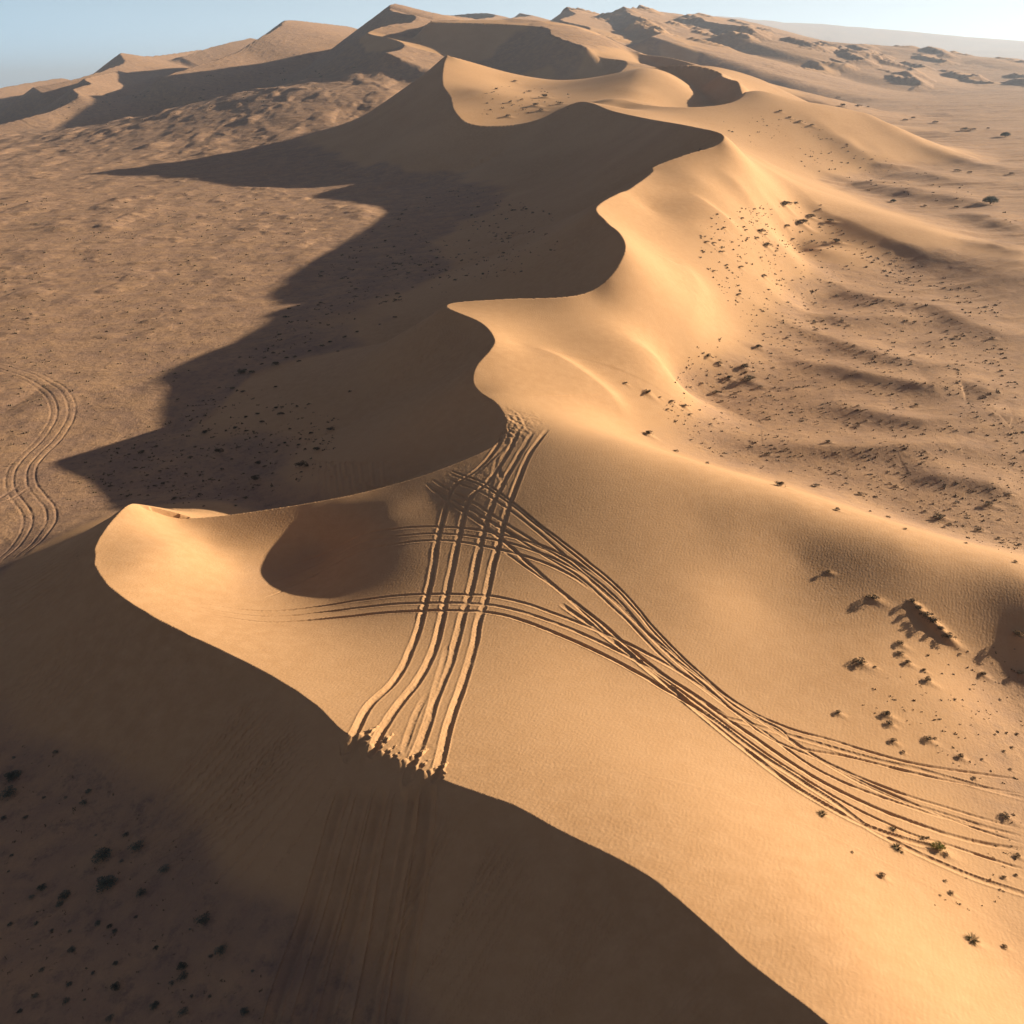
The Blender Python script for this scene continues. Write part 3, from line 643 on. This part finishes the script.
# vertex normals of the whole sheet, so the pieces join without a seam
P3 = co.reshape(NR, NA, 3)
du = np.gradient(P3, axis=0); dv = np.gradient(P3, axis=1)
NN = np.cross(dv, du); NN /= np.linalg.norm(NN, axis=-1, keepdims=True)+1e-12; NN = NN.reshape(-1, 3).astype(np.float32)
lowv = low.reshape(-1).astype(np.float32)
def sheet(name, mask):
    q = Q[mask]; used = np.unique(q); rm = np.full(NR*NA, -1, np.int32); rm[used] = np.arange(len(used)); q = rm[q].reshape(-1)
    me = D.meshes.new(name); nf = len(q)//4
    me.vertices.add(len(used)); me.vertices.foreach_set('co', co[used].ravel())
    me.loops.add(len(q)); me.loops.foreach_set('vertex_index', q.astype(np.int32))
    me.polygons.add(nf); me.polygons.foreach_set('loop_start', np.arange(nf, dtype=np.int32)*4)
    me.update(calc_edges=True)
    at = me.attributes.new('plain', 'FLOAT', 'POINT'); at.data.foreach_set('value', lowv[used])
    me.shade_smooth(); me.materials.append(SAND)
    me.normals_split_custom_set_from_vertices(NN[used])
    o = D.objects.new(name, me); COL.objects.link(o); return tag(o, kind='structure')
fl = (low[:-1, :-1] > .5); rc = RR[:-1, :-1]
hill_m = (rc > 2600)
sheet('sand_dunes', ~fl & ~hill_m)
sheet('desert_plain', fl & ~hill_m)
sheet('hills', hill_m)

# ---------------------------------------------------------------- plants
def leafmat(name, a, b_):
    m, t, b = mat(name); L = t.links.new
    oi = nd(t, 'ShaderNodeObjectInfo'); g = nd(t, 'ShaderNodeNewGeometry'); n = nd(t, 'ShaderNodeTexNoise'); n.inputs['Scale'].default_value = 3.; L(g.outputs[0], n.inputs[0])
    ad = nd(t, 'ShaderNodeMath', operation='ADD'); L(oi.outputs['Random'], ad.inputs[0]); L(n.outputs[0], ad.inputs[1])
    mr_ = nd(t, 'ShaderNodeMapRange'); L(ad.outputs[0], mr_.inputs[0]); mr_.inputs[1].default_value = .4; mr_.inputs[2].default_value = 1.5
    x = nd(t, 'ShaderNodeMix', data_type='RGBA'); L(mr_.outputs[0], x.inputs[0]); x.inputs[6].default_value = (*a, 1); x.inputs[7].default_value = (*b_, 1)
    L(x.outputs[2], b.inputs['Base Color']); b.inputs['Roughness'].default_value = .8; b.inputs['Specular IOR Level'].default_value = .2
    return m
M_DRY = leafmat('dry_foliage', (.060, .048, .028), (.15, .11, .06))
M_GREY = leafmat('grey_green_foliage', (.070, .085, .060), (.15, .165, .12))
M_OLIVE = leafmat('olive_foliage', (.075, .070, .028), (.19, .17, .07))
M_YEL = leafmat('yellow_green_foliage', (.20, .19, .035), (.36, .33, .06))
M_STEM = leafmat('dry_stems', (.07, .05, .035), (.16, .12, .08))
def mesh_of(name, V, F, m):
    me = D.meshes.new(name); me.from_pydata(V, [], F); me.materials.append(m); return me
def shrub_meshes(seed, m, kind='shrub'):
    """unit width; clumps of narrow leaves at the ends of a fan of woody stems"""
    r = random.Random(seed); V, F, SV, SF = [], [], [], []
    def leaf(p, d, l, w):
        d = Vector(d).normalized(); s = d.cross(Vector((r.uniform(-1, 1), r.uniform(-1, 1), r.uniform(-.5, 1)))).normalized()*w; i = len(V)
        p = Vector(p); V.extend([tuple(p-s*.4), tuple(p+s*.4), tuple(p+d*l*.55+s), tuple(p+d*l), tuple(p+d*l*.55-s)]); F.append((i, i+1, i+2, i+3, i+4))
    def tube(p, q, a, b):
        p, q = Vector(p), Vector(q); d = (q-p).normalized(); u = d.orthogonal().normalized(); v = d.cross(u); i = len(SV)
        for c, rad in ((p, a), (q, b)):
            for k in range(4): SV.append(tuple(c+(u*cos(k*pi/2)+v*sin(k*pi/2))*rad))
        for k in range(4): SF.append((i+k, i+(k+1) % 4, i+4+(k+1) % 4, i+4+k))
    if kind == 'tuft':
        for k in range(150):
            a = r.uniform(0, 2*pi); rr = r.random()**.7*.16; el = r.uniform(.35, 1.35); d = (cos(a)*cos(el), sin(a)*cos(el), sin(el))
            leaf((cos(a)*rr, sin(a)*rr, -.02), d, r.uniform(.25, .5), .012)
        for k in range(12):
            a = r.uniform(0, 2*pi); tube((cos(a)*.05, sin(a)*.05, -.05), (cos(a)*.3, sin(a)*.3, .12), .012, .004)
        return mesh_of('foliage', V, F, m), mesh_of('stems', SV, SF, M_STEM)
    nb = r.randint(8, 12)
    for k in range(nb):
        a = 2*pi*k/nb+r.uniform(-.3, .3); rad = r.uniform(.12, .42) if k else .05; h = r.uniform(.16, .38)*(1.15-rad)
        c = Vector((cos(a)*rad, sin(a)*rad*r.uniform(.7, 1), h)); mid = Vector((c.x*.45, c.y*.45, h*.55))
        tube((c.x*.1, c.y*.1, -.08), mid, .022, .015); tube(mid, c, .015, .007)
        s = r.uniform(.10, .19)
        for j in range(75):
            d = Vector((r.gauss(0, 1), r.gauss(0, 1), r.gauss(.25, .8))).normalized(); p = c+d*s*r.random()**.5*Vector((1, 1, .75)).length/1.6
            p.z = max(p.z, -.02); leaf(p, d+Vector((0, 0, .4)), r.uniform(.05, .10), r.uniform(.012, .024))
    for j in range(90):                       # litter and low twigs
        a = r.uniform(0, 2*pi); rr = r.random()**.5*.5; leaf((cos(a)*rr, sin(a)*rr, 0), (cos(a), sin(a), .5), r.uniform(.05, .1), .014)
    return mesh_of('foliage', V, F, m), mesh_of('stems', SV, SF, M_STEM)
def proto(seed, m, kind='shrub'):
    return shrub_meshes(seed, m, kind)
PR = {'dry': [proto(k, M_DRY) for k in (1, 2, 3)], 'grey': [proto(k, M_GREY) for k in (4, 5, 6)], 'olive': [proto(k, M_OLIVE, 'tuft') for k in (7, 8)], 'yel': [proto(9, M_YEL)]}
def put_shrub(name, cat, ms, sp, label, group, rz, flat=.62):
    x, y, w, dist = sp
    e = D.objects.new(name, None); COL.objects.link(e); e.location = (x, y, ground(x, y)-.01*w); e.rotation_euler = (0, 0, rz); e.scale = (w*1.1, w*1.1*r2.uniform(.75, 1.05), w*flat)
    e.empty_display_size = .2; tag(e, label, cat, group)
    for n, me in zip(('foliage', 'stems'), ms):
        o = D.objects.new(n, me); COL.objects.link(o); o.parent = e
    return e
def put_small(name, cat, me, sp, label, group, rz):
    x, y, w, dist = sp; o = D.objects.new(name, me); COL.objects.link(o); o.location = (x, y, ground(x, y)-.01*w); o.rotation_euler = (0, 0, rz); o.scale = (w*1.15, w*.95, w*r2.uniform(.45, .7)); tag(o, label, cat, group)
# labels of the small repeats, and the shrubs of one row told apart by their place in it
NR_L = ['topmost shrub on the long shrub mound, brown with a swept shadow', 'second shrub from the top of the long shrub mound, brown and dense', 'third shrub from the top of the long shrub mound, the widest mass of twigs',
 'fourth shrub from the top of the long shrub mound, dark olive', 'fifth shrub from the top of the long shrub mound, where the mound narrows', 'lowest shrub on the long shrub mound, set slightly apart']
ANCH = {'smallr': [('yellow-green bush', 938, 850), ('close shrub pair above the tracks', 888, 720), ('long shrub mound', 930, 622), ('shrub between the lower tracks', 1005, 818)],
 'darks': [('largest grey-green shrub', 106, 887), ('touching pair at the left edge', 12, 788), ('round dark green shrub', 204, 922), ('two joined shrubs', 183, 973), ('low grey shrub', 42, 889)],
 'mids': [('blackest shrub', 255, 481), ('long dark shrub at the slip face', 302, 467), ('bright dune tip', 130, 505), ('left end of the shrub band', 243, 374), ('bright spike of the second dune', 446, 305)],
 'mrs': [('largest dark mound', 749, 382), ('widest shrub under the smooth ridge', 802, 225), ('lone shrub by the near rim', 648, 435), ('low clump on the near ridge', 780, 487), ('gravel clump', 939, 519)],
 'fars': [('far dune spike', 457, 58), ('largest thorn tree', 990, 204), ('farthest thorn tree', 1005, 137), ('second brink bend', 725, 135)]}
ANCH['right'] = ANCH['mrs']+[('shaded ridge patch', 860, 215), ('largest thorn tree', 990, 204)]; ANCH['mid'] = ANCH['mids']+[('shaded brink bay', 624, 250), ('shadow notch in the plain', 355, 215)]
LOOK = {'smallr': ('tiny brown shrub', 'tiny shrubs by the right end of the tyre tracks', 'dry'), 'darks': ('small dim shrub', 'small shrubs on the shaded ground at the bottom left', 'grey'),
 'mids': ('small dark shrub', 'small shrubs on the shaded flat', 'dry'), 'mrs': ('small dark shrub', 'small shrubs at the foot of the lit dunes', 'dry'), 'fars': ('distant dark shrub', 'distant shrubs', 'dry'),
 'right': ('dark dwarf shrub', 'dwarf shrubs on the rippled plain', 'dry'), 'mid': ('dark dwarf shrub', 'dwarf shrubs on the shaded flat', 'dry')}
ORD = ['nearest', 'second', 'third', 'fourth', 'fifth', 'sixth', 'seventh', 'eighth', 'ninth', 'tenth', 'eleventh', 'twelfth', 'thirteenth', 'fourteenth', 'fifteenth', 'sixteenth', 'seventeenth', 'eighteenth', 'nineteenth', 'twentieth']
DIRN = ['right of', 'lower right of', 'below', 'lower left of', 'left of', 'upper left of', 'above', 'upper right of']
LABEL = {}
bins = {}
for n_, (kind, e, sp) in enumerate(ll):
    if kind in ANCH and len(e) < 4:
        a = min(ANCH[kind], key=lambda q: math.hypot(q[1]-e[0], q[2]-e[1])); dx, dy = e[0]-a[1], e[1]-a[2]
        bins.setdefault((kind, a[0], int(round(math.atan2(dy, dx)/(pi/4))) % 8), []).append((math.hypot(dx, dy), n_))
for (kind, an, dk), L in bins.items():
    for k, (_, n_) in enumerate(sorted(L)): LABEL[n_] = f"{LOOK[kind][0]}, {ORD[min(k, 19)]}{' out' if k else ' one'} {DIRN[dk]} the {an}"
kn = 0
for n_, (kind, e, sp) in enumerate(ll):
    rz = r2.uniform(0, 6.28)
    if kind == 'near':
        put_shrub('shrub', 'shrub', PR['dry'][kn % 3], (sp[0], sp[1], sp[2]*1.1, 0), NR_L[kn], 'shrubs on the long mound', rz); kn += 1
    elif kind in ('bigr', 'dark', 'mr') or (kind == 'mid' and len(e) > 3):
        lab = e[3]; ms = PR['grey' if kind == 'dark' else 'dry'][r2.randrange(3)]; nm = 'shrub'; ct = 'shrub'
        if 'tuft' in lab: ms = PR['olive'][r2.randrange(2)] if 'dark' not in lab else PR['dry'][r2.randrange(3)]
        if 'grass' in lab: nm = 'grass_tuft'; ct = 'grass tuft'; sp = (sp[0], sp[1], sp[2]*1.5, 0)
        elif 'tuft' in lab: nm = 'small_tuft'; ct = 'tuft'
        if 'yellow' in lab and 'bush' in lab[:20]: ms = PR['yel'][0]; nm = 'bush'; ct = 'bush'
        put_shrub(nm, ct, ms, sp, lab, None, rz)
    else:
        look, grp, mk = LOOK[kind]; dw = kind in ('right', 'mid')
        put_small('dwarf_shrub' if dw else 'low_shrub', 'dwarf shrub' if dw else 'low shrub', PR[mk][r2.randrange(3)][0], sp, LABEL[n_], grp, rz)
# thorn trees
def tree(sp, label, seed):
    r = random.Random(seed); x, y, w, dist = sp
    e = D.objects.new('thorn_tree', None); COL.objects.link(e); e.location = (x, y, ground(x, y)-.05); tag(e, label, 'tree', 'thorn trees on the right plain')
    V, F, SV, SF = [], [], [], []
    def tube(p, q, a, b, n=7):
        p, q = Vector(p), Vector(q); d = (q-p).normalized(); u = d.orthogonal().normalized(); v = d.cross(u); i = len(SV)
        for c, rad in ((p, a), (q, b)):
            for k in range(n): SV.append(tuple(c+(u*cos(k*2*pi/n)+v*sin(k*2*pi/n))*rad))
        for k in range(n): SF.append((i+k, i+(k+1) % n, i+n+(k+1) % n, i+n+k))
    Hh = w*.50; t1 = Vector((w*.02, 0, Hh*.3)); tube((0, 0, -.3), t1, w*.045, w*.032)
    for k in range(16):
        a = 2.4*k; rad = w*.42*math.sqrt((k+.5)/16); c = Vector((cos(a)*rad, sin(a)*rad, Hh*(.80-.62*(rad/(w*.5))**2)+r.uniform(-.05, .05)*Hh))
        m = t1.lerp(c, .5)+Vector((0, 0, -.06*Hh)); tube(t1, m, w*.02, w*.012, 5); tube(m, c, w*.012, w*.004, 5)
        for j in range(170):
            d = Vector((r.gauss(0, 1), r.gauss(0, 1), r.gauss(0, .75))); d = d/d.length*r.random()**.4*w*.15; p = c+d; s = w*.022
            n = Vector((r.gauss(0, 1), r.gauss(0, 1), r.gauss(0, 1))).normalized(); u = n.orthogonal().normalized()*s; v = n.cross(u)*.7; i = len(V)
            V.extend([tuple(p-u), tuple(p+v), tuple(p+u), tuple(p-v)]); F.append((i, i+1, i+2, i+3))
    for n, me in (('crown', mesh_of('crown', V, F, M_GREY)), ('trunk', mesh_of('trunk', SV, SF, M_STEM))):
        o = D.objects.new(n, me); COL.objects.link(o); o.parent = e
for k, (e, sp) in enumerate(TR): tree(sp, e[3], 40+k)
# countless twigs, stones and seedlings: one object
V, F = [], []
for x, y, dist in stuff_spots:
    w = max(.07, (.55+1.5*r2.random()**2.2)*dist/FPX*.95*(1 if dist < 300 else .8)); z = ground(x, y)
    for k in range(5):
        a = r2.uniform(0, 6.28); ox, oy = r2.gauss(0, .5)*w, r2.gauss(0, .4)*w; i = len(V); h = w*r2.uniform(.3, .9); q_ = w*r2.uniform(.25, .6)
        V.extend([(x+ox+cos(a)*q_, y+oy+sin(a)*q_, z-.03), (x+ox+cos(a+2.1)*q_, y+oy+sin(a+2.1)*q_, z-.03), (x+ox+cos(a+4.2)*q_, y+oy+sin(a+4.2)*q_, z-.03), (x+ox+r2.gauss(0, .2)*w, y+oy+r2.gauss(0, .2)*w, z+h)])
        F.extend([(i, i+1, i+3), (i+1, i+2, i+3), (i+2, i, i+3)])
o = D.objects.new('plant_litter', mesh_of('plant_litter', V, F, M_DRY)); COL.objects.link(o)
tag(o, 'fine dark scatter of stones, twigs and seedlings over the desert plain', 'ground cover', kind='stuff')

# ---------------------------------------------------------------- haze
hm_, ht, hb = mat('haze_air'); ht.nodes.remove(hb)
pv = ht.nodes.new('ShaderNodeVolumePrincipled'); pv.inputs['Density'].default_value = 1.2e-4; pv.inputs['Color'].default_value = (.66, .82, 1, 1); pv.inputs['Anisotropy'].default_value = .3
ht.links.new(pv.outputs[0], ht.nodes['Material Output'].inputs['Volume'])
zt = float(Z.max())+15; zb = float(Z.min())-1; q = 27500
me = D.meshes.new('haze'); v = [(x, y, z) for z in (zb, zt) for x, y in ((-q, -q), (q, -q), (q, q), (-q, q))]
me.from_pydata(v, [], [(3, 2, 1, 0), (4, 5, 6, 7), (0, 1, 5, 4), (1, 2, 6, 5), (2, 3, 7, 6), (3, 0, 4, 7)]); me.materials.append(hm_)
hzo = D.objects.new('haze', me); COL.objects.link(hzo); tag(hzo, kind='stuff')
